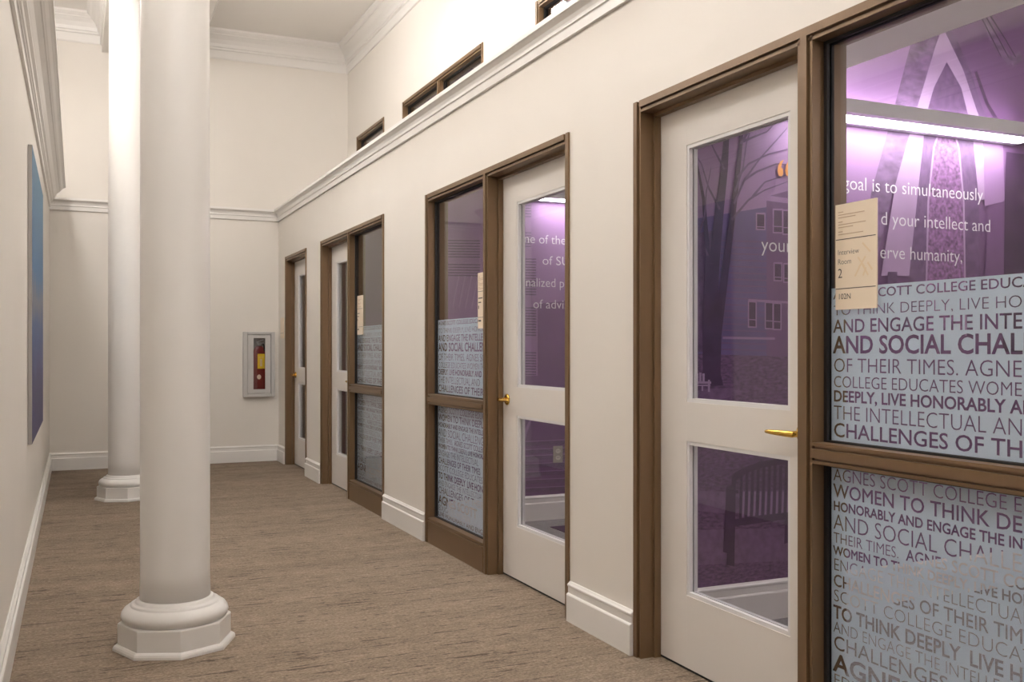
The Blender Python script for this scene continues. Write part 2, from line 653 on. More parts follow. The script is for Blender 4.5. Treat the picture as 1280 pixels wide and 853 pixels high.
struct('ceiling', MB().box(-1.1, UPX + 0.12, BACKY, FARY, CEILZ, CEILZ + 0.1), CEIL, 'pale flat ceiling high above the hallway', 'ceiling')
struct('ceiling_beam', MB().box(0.24, 1.12, BACKY, FARY, 4.24, CEILZ), CEIL, 'white boxed beam carried by the round columns', 'beam')
struct('ceiling_room', MB().box(UPX + 0.12, 5.3, BACKY, FARY, 4.0, 4.1), CEIL, 'white ceiling of the interview rooms', 'ceiling')
struct('wall_room_back', MB().box(5.2, 5.3, BACKY, FARY, 0, 4.0), WALL, 'wall at the back of the interview rooms', 'wall')

# partitions between rooms; the mural is printed on the side facing -Y
P_FACES = [0.97, 3.53, 6.235, 8.97]
partitions = []
for y in P_FACES:
    o = struct('wall_partition', MB().box(FD, 5.2, y, y + 0.12, 0, 2.376).box(UPX + 0.12, 5.2, y, y + 0.12, 2.376, 4.0), WALL,
               {3.53: 'purple photo mural wall with arch, bench and tree', 6.235: 'purple mural wall with a power outlet above its white baseboard',
                8.97: 'plain purple partition wall behind the third lettered sidelight', 0.97: 'cream partition wall facing the arch mural'}[y], 'wall')
    partitions.append(o)

# ------------------------------------------------------------------ trims
BASE_PROF = [(0, 0), (0.022, 0), (0.022, 0.118), (0.019, 0.123), (0.013, 0.126), (0.013, 0.152), (0.017, 0.158), (0.017, 0.164), (0.010, 0.170), (0.006, 0.176), (0, 0.176)]
LEDGE_PROF = [(0, 2.608), (0.016, 2.608), (0.018, 2.646), (0.020, 2.650), (0.026, 2.652), (0.026, 2.658), (0.020, 2.660), (0.022, 2.672), (0.030, 2.688), (0.046, 2.700), (0.050, 2.704), (0.058, 2.706), (0.058, 2.730), (0, 2.730)]
LEFT_PROF = [(0, 2.608), (0.016, 2.608), (0.018, 2.646), (0.026, 2.650), (0.026, 2.660), (0.034, 2.664), (0.038, 2.680), (0.052, 2.690), (0.052, 2.702), (0.058, 2.712), (0.072, 2.738), (0.096, 2.758), (0.104, 2.760), (0.104, 2.770), (0.114, 2.776), (0.128, 2.792), (0.142, 2.800), (0.150, 2.802), (0.150, 2.832), (0, 2.832)]
CROWN_PROF = [(0, 4.31), (0.014, 4.31), (0.018, 4.322), (0.018, 4.398), (0.030, 4.404), (0.030, 4.424), (0.040, 4.430), (0.046, 4.462), (0.066, 4.502), (0.098, 4.536), (0.106, 4.540), (0.106, 4.552), (0.120, 4.560), (0.140, 4.580), (0.140, 4.60), (0, 4.60)]


def trim(name, prof, axis, a, b, base, sign, label, cat):
    return struct(name, MB().extrude_profile(prof, axis, a, b, base, sign), TRIM, label, cat)


n = 0
seg_lab = ['white stepped baseboard between the end wall and the door beside it', 'white stepped baseboard between the single door and the third glazed unit',
           'white stepped baseboard between the two lettered sidelights', 'white stepped baseboard between the first door and its neighbour',
           'white stepped baseboard past the first lettered sidelight']
for (a, b), lab in zip(zip(edges[0::2], edges[1::2]), seg_lab):
    trim('baseboard_right', BASE_PROF, 'y', b + (0.006 if b > BACKY else 0), a - (0.006 if a < FARY else 0), WR, -1, lab, 'baseboard')
trim('baseboard_left', BASE_PROF, 'y', BACKY, FARY, WL, 1, 'white stepped baseboard under the blue canvas picture', 'baseboard')
trim('baseboard_far', BASE_PROF, 'x', WL, WR, FARY, -1, 'white stepped baseboard under the extinguisher cabinet', 'baseboard')
trim('trim_right', LEDGE_PROF, 'y', BACKY, FARY, WR, -1, 'white ledge moulding running above the glazed doors', 'moulding')
trim('trim_far', LEDGE_PROF, 'x', WL, WR, FARY, -1, 'white moulding across the end wall above the extinguisher cabinet', 'moulding')
trim('trim_left', LEFT_PROF, 'y', BACKY, FARY - 0.22, WL, 1, 'deep stepped cornice above the blue canvas picture', 'moulding')
trim('trim_crown_right', CROWN_PROF, 'y', BACKY, FARY, UPX, -1, 'white crown moulding above the clerestory windows', 'moulding')
trim('trim_crown_far', CROWN_PROF, 'x', 1.12, UPX, FARY, -1, 'white crown moulding along the end wall right of the beam', 'moulding')
trim('trim_crown_far', CROWN_PROF, 'x', UPL, 0.24, FARY, -1, 'white crown moulding along the end wall behind the columns', 'moulding')
trim('trim_crown_beam', CROWN_PROF, 'y', BACKY, FARY, 1.12, 1, 'white crown moulding on the beam side facing the doors', 'moulding')
trim('trim_crown_beam', CROWN_PROF, 'y', BACKY, FARY, 0.24, -1, 'white crown moulding on the beam side facing the picture wall', 'moulding')
trim('trim_crown_left', CROWN_PROF, 'y', BACKY, FARY, UPL, 1, 'white crown moulding above the set-back wall over the picture', 'moulding')
for y, lab in ((P_FACES[1], 'white baseboard under the mural with the bench'), (P_FACES[2], 'white baseboard under the wall with the power outlet'),
               (P_FACES[3], 'white baseboard inside the third room')):
    trim('baseboard_room', BASE_PROF, 'x', FD, 5.2, y, -1, lab, 'baseboard')

# ------------------------------------------------------------------ glazed units
def member_v(mb, yc, out, inn, z0, z1, stop=0.0, x0=WR - 0.010, back=FD):
    """one side of an upright: face, groove, lip.  yc outer edge, direction inn (+1/-1) towards the opening"""
    mb.box(x0, back, yc, yc + inn * out, z0, z1)
    mb.box(x0 + 0.016, back, yc + inn * out, yc + inn * (out + 0.008), z0, z1)
    mb.box(x0 + 0.007, back, yc + inn * (out + 0.008), yc + inn * (out + 0.018), z0, z1)
    if stop:
        mb.box(x0 + 0.065, DX - 0.002, yc + inn * (out + 0.018), yc + inn * (out + 0.018 + stop), z0, z1)


def member_h(mb, zc, out, dirn, y0, y1, stop=0.0, x0=WR - 0.010, back=FD):
    """horizontal: zc outer edge, dirn towards the opening"""
    a, b = sorted((y0, y1))

    def q(xa, xb, za, zb):
        mb.box(xa, xb, a, b, min(za, zb), max(za, zb))
    q(x0, back, zc, zc + dirn * out)
    q(x0 + 0.016, back, zc + dirn * out, zc + dirn * (out + 0.008))
    q(x0 + 0.007, back, zc + dirn * (out + 0.008), zc + dirn * (out + 0.018))
    if stop:
        q(x0 + 0.065, DX - 0.002, zc + dirn * (out + 0.018), zc + dirn * (out + 0.018 + stop))


ORD = ['beside the near column', 'with the sidelight on its left', 'with a hidden handle, third along', 'beside the extinguisher cabinet']
DOOR_LAB = ['white glazed door to interview room 2, bench mural behind its lower pane',
            'white glazed door with quotation lettering and wall lamp seen through its pane',
            'narrow-looking white glazed door between the single door and the lettered sidelight with cream sign',
            'single white glazed door beside the extinguisher cabinet, without a sidelight']
FRAME_LAB = ['bronze frame around the interview room 2 door and sidelight', 'bronze frame around the door showing quotation lettering',
             'bronze frame around the third door and sidelight, near the single door', 'bronze frame around the single door beside the extinguisher cabinet']
WIN_LAB = ['sidelight of interview room 2 with large lettered frosted film', 'sidelight with lettered frosted film standing left of its door',
           'sidelight with lettered frosted film standing right of the third door']


def leaf(n, ya, yb, lock_far):
    """ya far edge, yb near edge of the leaf"""
    d = empty('door_%d' % n, (DX, yb, 0))
    tag(d, DOOR_LAB[n - 1], 'door', None, 'structure')
    x0, x1 = DX, DX + 0.044
    z0, z1 = 0.010, HEAD - 0.046
    oa, ob = ya - 0.182, yb + 0.135          # opening
    obj('stile', MB().box(x0, x1, oa, ya, z0, z1), DOORW, d)
    obj('stile', MB().box(x0, x1, yb, ob, z0, z1), DOORW, d)
    for za, zb in ((z0, 0.283), (0.866, 1.014), (1.984, z1)):
        obj('rail', MB().box(x0 + 0.0002, x1 - 0.0002, ob, oa, za, zb), DOORW, d)
    obj('door_sweep', MB().box(x0 + 0.003, x1 - 0.003, yb, ya, 0.001, 0.0098), GASKET, d)  # black strip added to make the gap under the door look dark
    for za, zb in ((0.283, 0.866), (1.014, 1.984)):
        p = obj('pane', MB().box(DX + 0.019, DX + 0.025, ob, oa, za, zb), GLASS, d)
        b = MB()
        for xa, xb in ((DX + 0.003, DX + 0.019), (DX + 0.025, x1 - 0.003)):
            b.box(xa, xb, oa - 0.014, oa, za, zb)
            b.box(xa, xb, ob, ob + 0.014, za, zb)
            b.box(xa, xb, ob + 0.014, oa - 0.014, za, za + 0.014)
            b.box(xa, xb, ob + 0.014, oa - 0.014, zb - 0.014, zb)
        obj('glazing_bead', b, BEAD, p)
    # lever handle
    yh = ya - 0.062 if lock_far else yb + 0.070
    sgn = -1 if lock_far else 1               # lever points to the hinge side
    zh = 0.945

    def ring(xc, yc, ry, rz, axis, k=14):
        out = []
        for j in range(k):
            t = 2 * math.pi * j / k
            out.append((xc, yc + ry * math.cos(t), zh + rz * math.sin(t)) if axis == 'x' else (xc + ry * math.cos(t), yc, zh + rz * math.sin(t)))
        return out
    lv = MB()
    lv.rings([ring(DX, yh, 0.011, 0.011, 'x'), ring(DX - 0.048, yh, 0.010, 0.010, 'x'), ring(DX - 0.056, yh, 0.007, 0.007, 'x')])
    lv.rings([ring(DX - 0.050, yh + sgn * t, a, b, 'y') for t, a, b in ((-0.012, 0.004, 0.006), (-0.008, 0.008, 0.010), (0.02, 0.009, 0.0105), (0.06, 0.008, 0.0095), (0.10, 0.007, 0.008), (0.122, 0.006, 0.006), (0.128, 0.003, 0.003))])
    h = obj('lever_handle', lv, BRASS, d)
    rs = MB().rings([ring(DX, yh, 0.030, 0.030, 'x', 28), ring(DX - 0.006, yh, 0.030, 0.030, 'x', 28), ring(DX - 0.010, yh, 0.024, 0.024, 'x', 28), ring(DX - 0.012, yh, 0.014, 0.014, 'x', 28)])
    obj('rosette', rs, BRASS, h)
    # lock face on the edge, hinge knuckles hidden by the frame
    return d


def room_sign(yl, legible, label):
    t = empty('room_sign', (GX - 0.004, yl - 0.08, 1.330))
    tag(t, label, 'sign', 'cream room signs')
    x = GX - 0.0035
    obj('plate', MB().box(x - 0.005, x, yl - 0.163, yl, 1.330, 1.642), SIGNM, t)
    for z in (1.5365, 1.391):
        obj('divider', MB().box(x - 0.0056, x - 0.005, yl - 0.160, yl - 0.002, z, z + 0.0022), SIGND, t)
    f = MB()
    xs = x - 0.0056
    for k, (z, wd) in enumerate(((1.617, 0.02), (1.609, 0.105), (1.601, 0.07), (1.588, 0.018), (1.580, 0.11), (1.572, 0.06), (1.559, 0.018), (1.551, 0.10))):
        f.box(xs, x - 0.005, yl - 0.012 - wd, yl - 0.012, z, z + 0.0028)
    obj('small_print', f, SIGNF, t)
    lg = MB()
    for k, (a, b, c2, e) in enumerate(((0.080, 1.425, 0.106, 1.462), (0.132, 1.425, 0.106, 1.462), (0.092, 1.480, 0.118, 1.450), (0.122, 1.480, 0.096, 1.450), (0.112, 1.425, 0.124, 1.448), (0.148, 1.440, 0.130, 1.462), (0.110, 1.520, 0.140, 1.492))):
        p, q = Vector((yl - a, b)), Vector((yl - c2, e))
        nrm = Vector((-(q - p).y, (q - p).x)).normalized() * 0.0028
        xk = xs - 0.00008 * k
        lg.face([(xk, *(p + nrm)), (xk, *(q + nrm)), (xk, *(q - nrm)), (xk, *(p - nrm))])
    obj('emblem', lg, SIGNL, t)
    tx = MB()
    if legible:
        text_on_glass(tx, 'Interview', xs - 0.0002, yl - 0.010, 1.492, 0.0155, -0.010)
        text_on_glass(tx, 'Room', xs - 0.0002, yl - 0.010, 1.464, 0.0155, -0.010)
        text_on_glass(tx, '2', xs - 0.0002, yl - 0.010, 1.424, 0.027, -0.006)
        obj('room_name', tx, SIGND, t)
        tx = MB()
        text_on_glass(tx, '102N', xs - 0.0002, yl - 0.011, 1.361, 0.016, 0.0)
    else:
        for z, wd, hh in ((1.497, 0.06, 0.006), (1.473, 0.04, 0.006), (1.440, 0.010, 0.018), (1.368, 0.04, 0.010)):
            if z < 1.4:
                obj('room_name', tx, SIGND, t)
                tx = MB()
            tx.box(xs - 0.0002, xs, yl - 0.010 - wd, yl - 0.010, z, z + hh)
    obj('room_number', tx, SIGND, t)


def unit(n, ya, yb, ym, door_far):
    t = empty('trim_%d' % n, (WR, yb, 0))
    tag(t, FRAME_LAB[n - 1], 'door frame', None, 'structure')
    m = MB(); member_v(m, ya, 0.026, -1, 0, HEAD, 0.012 if (ym is None or door_far) else 0.0); obj('jamb', m, BRONZE, t)
    m = MB(); member_v(m, yb, 0.026, 1, 0, HEAD, 0.012 if (ym is None or not door_far) else 0.0); obj('jamb', m, BRONZE, t)
    da, db = (ya, yb) if ym is None else ((ya, ym) if door_far else (ym, yb))
    ia, ib = ya - 0.044, yb + 0.044
    m = MB()
    member_h(m, HEAD, 0.026, -1, ib, ia)
    q = 0.044
    m.box(WR + 0.055, DX - 0.002, db + 0.033, da - 0.033, HEAD - 0.058, HEAD - q)
    obj('head', m, BRONZE, t)
    if ym is None:
        leaf(n, ya - 0.047, yb + 0.047, True)
        return
    m = MB()
    for sg in (1, -1):
        st = 0.012 if (sg > 0) == door_far else 0.0
        member_v(m, ym, 0.0145, sg, 0, HEAD - 0.026, st)
    obj('mullion', m, BRONZE, t)
    if door_far:
        leaf(n, ya - 0.047, ym + 0.036, False)
        sa, sb = ym - 0.0325, yb + 0.044
    else:
        leaf(n, ym - 0.036, yb + 0.047, True)
        sa, sb = ya - 0.044, ym + 0.0325
    # sidelight
    s = empty('window_%d' % n, (GX, sb, 0))
    tag(s, WIN_LAB[n - 1], 'window', None, 'structure')
    m = MB()
    for sg in (1, -1):
        member_h(m, 0.9015, 0.0135, sg, sb, sa)
    obj('rail', m, BRONZE, s)
    m = MB().box(WR - 0.006, FD, sb, sa, 0, 0.128)
    member_h(m, 0.128, 0.012, 1, sb, sa)
    obj('kick_panel', m, BRONZE, s)
    for k, (za, zb, fm) in enumerate(((0.158, 0.870, FILM_LO), (0.933, HEAD - 0.044, FILM_UP))):
        p = obj('pane', MB().box(GX - 0.003, GX + 0.003, sb, sa, za, zb), GLASS, s)
        g = MB()
        for xa, xb in ((GX - 0.014, GX - 0.003), (GX + 0.003, GX + 0.014)):
            g.box(xa, xb, sa - 0.014, sa, za, zb)
            g.box(xa, xb, sb, sb + 0.014, za, zb)
            g.box(xa, xb, sb + 0.014, sa - 0.014, za, za + 0.006)
            g.box(xa, xb, sb + 0.014, sa - 0.014, zb - 0.010, zb)
        obj('gasket', g, GASKET, p)
        f = MB().add([(a, b, 0) for a, b in fm[0]], fm[1], lambda q: (GX + 0.0036, sa - 0.014 - q[0], q[1]))
        fo = obj('lettered_film', f, FILM, p, recalc=False)
        fo['label'] = 'pale blue frosted film with cut-out lettering'
    return s


for i, u in enumerate(UNITS):
    unit(i + 1, *u)

room_sign(2.255, True, 'cream sign reading Interview Room 2 and 102N on glass')
room_sign(5.086, False, 'cream room sign on glass left of the door with quotation lettering')
room_sign(7.662, False, 'cream room sign on glass right of the third door')
# plate on the wall by the single door
t = empty('wall_plate', (WR, 10.53, 1.31))
tag(t, 'small cream plate on the wall beside the single door and end wall', 'sign', 'cream room signs')
obj('plate', MB().box(WR - 0.007, WR, 10.45, 10.61, 1.33, 1.55), SIGNM, t)
obj('divider', MB().box(WR - 0.0078, WR - 0.007, 10.452, 10.608, 1.385, 1.388), SIGND, t)

# clerestory windows, in line with the units below
for i, (ya, yb, ym, df) in enumerate(UNITS):
    lab = ['bronze clerestory window directly above the interview room 2 door', 'bronze two-light clerestory window above the door with quotation lettering',
           'bronze two-light clerestory window above the third glazed unit', 'small single-light clerestory window closest to the end wall'][i]
    t = tag(empty('window_%d' % (i + 5), (UPX, yb, UW0)), lab, 'window', None, 'structure')
    m = MB(); member_v(m, ya, 0.026, -1, UW0, UW1, 0, UPX - 0.008, UPX + 0.12); obj('jamb', m, BRONZE, t)
    m = MB(); member_v(m, yb, 0.026, 1, UW0, UW1, 0, UPX - 0.008, UPX + 0.12); obj('jamb', m, BRONZE, t)
    m = MB(); member_h(m, UW1, 0.026, -1, yb + 0.044, ya - 0.044, 0, UPX - 0.008, UPX + 0.12); obj('head', m, BRONZE, t)
    m = MB(); member_h(m, UW0, 0.026, 1, yb + 0.044, ya - 0.044, 0, UPX - 0.008, UPX + 0.12); obj('sill', m, BRONZE, t)
    cuts = [(ya - 0.044, yb + 0.044)]
    if ym:
        m = MB()
        for sg in (1, -1):
            member_v(m, ym, 0.0145, sg, UW0 + 0.044, UW1 - 0.044, 0, UPX - 0.008, UPX + 0.12)
        obj('mullion', m, BRONZE, t)
        cuts = [(ya - 0.044, ym + 0.0325), (ym - 0.0325, yb + 0.044)]
    for a, b in cuts:
        p = obj('pane', MB().box(UPX + 0.045, UPX + 0.051, b, a, UW0 + 0.044, UW1 - 0.044), GLASS, t)
        g = MB()
        for xa, xb in ((UPX + 0.034, UPX + 0.045), (UPX + 0.051, UPX + 0.062)):
            g.box(xa, xb, a - 0.014, a, UW0 + 0.044, UW1 - 0.044)
            g.box(xa, xb, b, b + 0.014, UW0 + 0.044, UW1 - 0.044)
            g.box(xa, xb, b + 0.014, a - 0.014, UW1 - 0.056, UW1 - 0.044)
        obj('gasket', g, GASKET, p)

# ------------------------------------------------------------------ columns
for (cx, cy), lab in (((0.374, 4.23), 'white round column standing by itself before the doors, octagonal plinth fully in view'),
                      ((0.374, 8.53), 'white round column closer to the end wall')):
    t = tag(empty('column', (cx, cy, 0)), lab, 'column', 'white round columns')
    obj('shaft', MB().lathe(cx, cy, [(0.139, 0.190), (0.1365, 0.30), (0.1365, 1.4), (0.135, 2.4), (0.131, 4.02), (0.131, 4.06)], 64), COLM, t)
    b = MB().lathe(cx, cy, [(0.196, 0.108), (0.200, 0.112), (0.207, 0.122), (0.210, 0.134), (0.207, 0.147), (0.199, 0.159), (0.186, 0.168), (0.176, 0.171), (0.1735, 0.173), (0.1735, 0.178), (0.165, 0.181), (0.158, 0.183), (0.155, 0.187), (0.152, 0.193), (0.146, 0.197), (0.138, 0.198)], 64)
    obj('torus_base', b, COLM, t)
    R8 = math.pi / 4
    obj('plinth', MB().lathe(cx, cy, [(0.222, 0.0), (0.222, 0.106), (0.218, 0.110)], 8, 0, False), COLM, t, bevel=0.002)
    obj('toe_moulding', MB().lathe(cx, cy, [(0.240, 0.0), (0.240, 0.010), (0.236, 0.018), (0.228, 0.023), (0.222, 0.024)], 8, 0, False), COLM, t)
    cp = MB().lathe(cx, cy, [(0.131, 4.06), (0.145, 4.065), (0.145, 4.085), (0.133, 4.09), (0.135, 4.13), (0.17, 4.17), (0.18, 4.18)], 48)
    cp.box(cx - 0.2, cx + 0.2, cy - 0.2, cy + 0.2, 4.18, 4.24)
    obj('capital', cp, COLM, t)

# ------------------------------------------------------------------ mural prints
def mural(parent, Y, shapes, mats):
    mb = MB()
    mb.face([(FD, Y - 0.0006, 0), (5.2, Y - 0.0006, 0), (5.2, Y - 0.0006, 2.376), (FD, Y - 0.0006, 2.376)], 9)
    mb.face([(UPX + 0.12, Y - 0.0006, 2.376), (5.2, Y - 0.0006, 2.376), (5.2, Y - 0.0006, 4.0), (UPX + 0.12, Y - 0.0006, 4.0)], 9)
    for k, (mi, pts) in enumerate(shapes):
        mb.face([(x, Y - 0.0010 - 0.00004 * k, z) for x, z in pts], mi)
    o = obj('mural_print', mb, mats, parent, recalc=False)
    return o


PM = ['light', 'pale', 'mid', 'blue', 'dark', 'grass', 'path', 'stone', 'leaf', 'base']
PMI = {k: i for i, k in enumerate(PM)}
Y1 = P_FACES[1]


def px1(*pts):
    return [on_y(u, v, Y1) for u, v in pts]


sh = []


def poly(k, *pts):
    sh.append((PMI[k], px1(*pts)))


def limb(k, pts, w0, w1, Y=None):
    P = [Vector(on_y(u, v, Y1)) for u, v in pts]
    n = len(P)
    for i in range(n - 1):
        a, b = P[i], P[i + 1]
        wa = w0 + (w1 - w0) * i / (n - 1)
        wb = w0 + (w1 - w0) * (i + 1) / (n - 1)
        nr = Vector((-(b - a).y, (b - a).x)).normalized()
        sh.append((PMI[k], [tuple(a + nr * wa / 2), tuple(b + nr * wb / 2), tuple(b - nr * wb / 2), tuple(a - nr * wa / 2)]))


# sky, house, lawn, path
poly('light', (800, 100), (1010, 60), (1010, 280), (800, 290))
poly('blue', (800, 285), (940, 262), (1000, 252), (1000, 470), (800, 460))
poly('mid', (800, 300), (898, 288), (898, 440), (800, 440))
poly('base', (958, 246), (1010, 232), (1010, 470), (958, 452))
poly('light', (950, 243), (1012, 252), (1012, 258), (950, 250))
for y in range(300, 446, 8):
    poly('base', (898, y), (985, y + 3), (985, y + 4.4), (898, y + 1.4))
for a, b, c, d in ((946, 268, 955, 286), (967, 263, 977, 290), (979, 264, 989, 292), (936, 378, 944, 408), (957, 379, 965, 410), (967, 380, 975, 411), (968, 330, 976, 350), (980, 331, 988, 352)):
    poly('light', (a - 1.6, b - 2), (c + 1.6, b - 2), (c + 1.6, d + 2), (a - 1.6, d + 2))
    poly('dark', (a, b), (c, b + .5), (c, d + .5), (a, d))
    poly('light', (a, (b + d) / 2 + 6), (c, (b + d) / 2 + 6.5), (c, (b + d) / 2 + 7.7), (a, (b + d) / 2 + 7.2))
poly('light', (935, 374), (990, 377), (990, 380), (935, 377))
poly('light', (903, 421), (968, 422), (968, 425), (903, 424))
poly('grass', (790, 440), (1010, 447), (1010, 520), (790, 520))
poly('grass', (790, 520), (1030, 520), (1030, 900), (790, 900))
poly('path', (800, 497), (890, 486), (935, 489), (900, 500), (960, 505), (960, 520), (800, 520))
poly('path', (800, 610), (905, 615), (1010, 612), (1010, 640), (905, 642), (800, 632))
poly('path', (800, 665), (900, 662), (1010, 660), (1010, 700), (900, 705), (800, 712))
# trees
limb('dark', [(886, 480), (888, 420), (892, 330), (899, 260), (905, 210), (908, 165), (915, 130)], 0.075, 0.018)
limb('dark', [(894, 475), (896, 420), (907, 330), (915, 270), (921, 220), (926, 175), (924, 130)], 0.05, 0.014)
limb('dark', [(884, 478), (882, 400), (884, 320), (879, 250), (868, 190)], 0.05, 0.006)
for b in ([(917, 255), (930, 225), (948, 200), (975, 170), (992, 150)], [(921, 222), (935, 205), (960, 193), (990, 185)], [(925, 180), (938, 160), (950, 140), (960, 120)],
          [(905, 212), (893, 190), (884, 170), (878, 150)], [(914, 275), (935, 250), (955, 238), (990, 225)], [(899, 262), (885, 235), (876, 205), (866, 190)],
          [(926, 178), (940, 172), (958, 165), (972, 150)], [(908, 170), (900, 155), (893, 140)], [(940, 246), (955, 228), (985, 218)], [(884, 320), (872, 290), (866, 260)],
          [(930, 225), (945, 215), (970, 205), (990, 207)], [(918, 240), (928, 210), (932, 180), (941, 150)], [(870, 300), (880, 270), (882, 240), (888, 210)]):
    limb('mid', b, 0.012, 0.003)
poly('dark', (876, 470), (900, 468), (903, 482), (872, 484))
# garden chair
for a, b, c, d in ((869, 467, 872, 480), (873, 466, 876, 480), (877, 467, 880, 480), (867, 477, 888, 480), (868, 480, 870, 490), (884, 475, 886.5, 490), (876, 481, 878, 489), (867, 481, 887, 483)):
    poly('pale', (a, b), (c, b), (c, d), (a, d))
# bench
poly('dark', (907, 609), (914, 606), (913, 693), (903, 690))
poly('dark', (914, 594), (919, 592), (917, 708), (907, 706))
poly('dark', (916, 592), (930, 584), (950, 577), (972, 574), (1010, 575), (1010, 582), (972, 581), (950, 585), (932, 592), (919, 601))
for k in range(13):
    x = 924 + k * 7.0
    yt = 594 - 12 * math.sin(min(1.0, k / 6.0) * math.pi / 2)
    poly('dark', (x, yt), (x + 3.6, yt - 0.8), (x + 2.2, 650 - k * 0.7), (x - 1.4, 650.5 - k * 0.7))
    poly('light', (x + 3.6, 615), (x + 6.0, 614.5), (x + 4.8, 646 - k * 0.7), (x + 2.2, 646.5 - k * 0.7))
poly('dark', (910, 650), (1010, 637), (1010, 645), (911, 659))
poly('dark', (906, 612), (922, 613), (922, 617), (906, 616))
poly('dark', (980, 645), (986, 644), (985, 678), (979, 680))
# gothic arch and stonework on the right of the wall
poly('light', (1010, 40), (1140, 40), (1100, 240), (1060, 360), (1010, 380))
poly('light', (1090, 0), (1170, 0), (1174, 30), (1138, 52))
poly('stone', (1138, 52), (1152, 60), (1172, 32), (1168, 58), (1148, 130), (1112, 250), (1090, 345), (1070, 345), (1088, 240), (1115, 140))
poly('pale', (1168, 58), (1178, 31), (1192, 60), (1211, 105), (1226, 160), (1234, 250), (1222, 250), (1214, 165), (1200, 110), (1182, 78), (1166, 110), (1156, 145), (1145, 250), (1135, 345), (1100, 345), (1118, 230), (1145, 135))
poly('mid', (1182, 79), (1200, 110), (1214, 165), (1222, 250), (1226, 420), (1128, 420), (1145, 250), (1156, 145), (1166, 110))
poly('base', (1196, 60), (1290, 20), (1290, 440), (1226, 420), (1234, 250), (1226, 160), (1211, 105))
poly('leaf', (1178, 150), (1186, 150), (1196, 180), (1203, 250), (1206, 420), (1154, 420), (1160, 250), (1166, 185))
limb('pale', [(1178, 148), (1166, 185), (1159, 250), (1155, 420)], 0.012, 0.012)
limb('pale', [(1186, 148), (1197, 185), (1203, 250), (1206, 420)], 0.012, 0.012)
limb('mid', [(1180, 30), (1206, 85), (1224, 140), (1245, 185)], 0.05, 0.04)
limb('stone', [(1226, 8), (1240, 50), (1262, 78), (1275, 70)], 0.06, 0.05)
for k in range(3):
    limb('dark', [(1224 + 6 * k, 20), (1238 + 8 * k, 48), (1250 + 9 * k, 72)], 0.010, 0.006)
limb('dark', [(1218, 90), (1232, 130), (1250, 160), (1290, 180)], 0.02, 0.03)
poly('light', (1228, 175), (1252, 180), (1254, 252), (1229, 258))
poly('dark', (1256, 190), (1290, 195), (1290, 440), (1252, 440), (1254, 252))
poly('mid', (1108, 340), (1120, 340), (1118, 420), (1108, 420))
mural(partitions[1], Y1, sh, [PUR[k] for k in PM])
tx = MB()
yt = Y1 - 0.014


def line_at(mb, body, u0, u1, v, Y, cap, weight=-0.006):
    xa, z = on_y(u0, v, Y)
    xb, _ = on_y(u1, v, Y)
    text_on_wall(mb, body, xa, Y - 0.008, z, cap, weight, xb - xa)


line_at(tx, 'goal is to simultaneously', 1052, 1227, 236.5, Y1, 0.062)
line_at(tx, 'd your intellect and', 1099, 1236, 281, Y1, 0.062)
line_at(tx, 'erve humanity,', 1098, 1201, 323, Y1, 0.062)
line_at(tx, 'your', 950, 988.5, 314, Y1, 0.062)
tx.m = [0] * len(tx.f)
qm = MB()
for u0 in (970.5, 980):
    pts = [(8, 200), (4, 202), (1.2, 207), (0, 214), (1.5, 220), (5, 221), (7.2, 218), (6.8, 212), (4.4, 209.5), (5.5, 205)]
    qm.face([(x, Y1 - 0.008, z) for x, z in [on_y(u0 + a, b, Y1) for a, b in pts]])
o = obj('quotation_lettering', tx, WHITEINK, partitions[1], recalc=False)
obj('quotation_mark', qm, ORANGE, partitions[1], recalc=False)

Y2 = P_FACES[2]
sh2 = []


def poly2(k, *pts):
    sh2.append((PMI[k], [on_y(u, v, Y2) for u, v in pts]))


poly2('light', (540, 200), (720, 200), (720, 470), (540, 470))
for (u0, u1, v0, v1) in ((652, 664, 256, 272), (650, 664, 290, 308), (650, 670, 323, 368), (650, 670, 384, 418), (650, 670, 440, 470), (560, 600, 330, 344), (560, 600, 300, 322)):
    v = v0
    while v < v1:
        poly2('mid', (u0, v), (u1, v + .5), (u1, v + 2.2), (u0, v + 1.7))
        v += 3.4
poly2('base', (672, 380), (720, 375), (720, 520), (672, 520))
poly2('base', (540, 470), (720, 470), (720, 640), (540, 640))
for k in range(5):
    a = 565 + 8 * k
    poly2('pale', (a, 385), (a + 1.2, 385), (a + 9, 345), (a + 7.8, 345))
for k, v in enumerate((552, 562, 570, 580, 590, 600, 610)):
    poly2('mid', (648, v), (715, v - 3), (715, v + 3), (648, v + 6))
    poly2('light', (652, v), (715, v - 3), (715, v - 2), (652, v + 1))
poly2('light', (652, 545), (664, 520), (666, 520), (655, 552))
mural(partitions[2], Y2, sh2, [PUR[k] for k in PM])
tx = MB()
line_at(tx, 'One of the', 642, 706.5, 303, Y2, 0.062)
line_at(tx, 'of SU', 677, 711, 331, Y2, 0.062)
line_at(tx, 'onalized pa', 648.5, 710.5, 358, Y2, 0.062)
line_at(tx, 'of advis', 665.5, 709.5, 385.5, Y2, 0.062)
obj('quotation_lettering', tx, WHITEINK, partitions[2], recalc=False)

mural(partitions[3], P_FACES[3], [], [PUR[k] for k in PM])

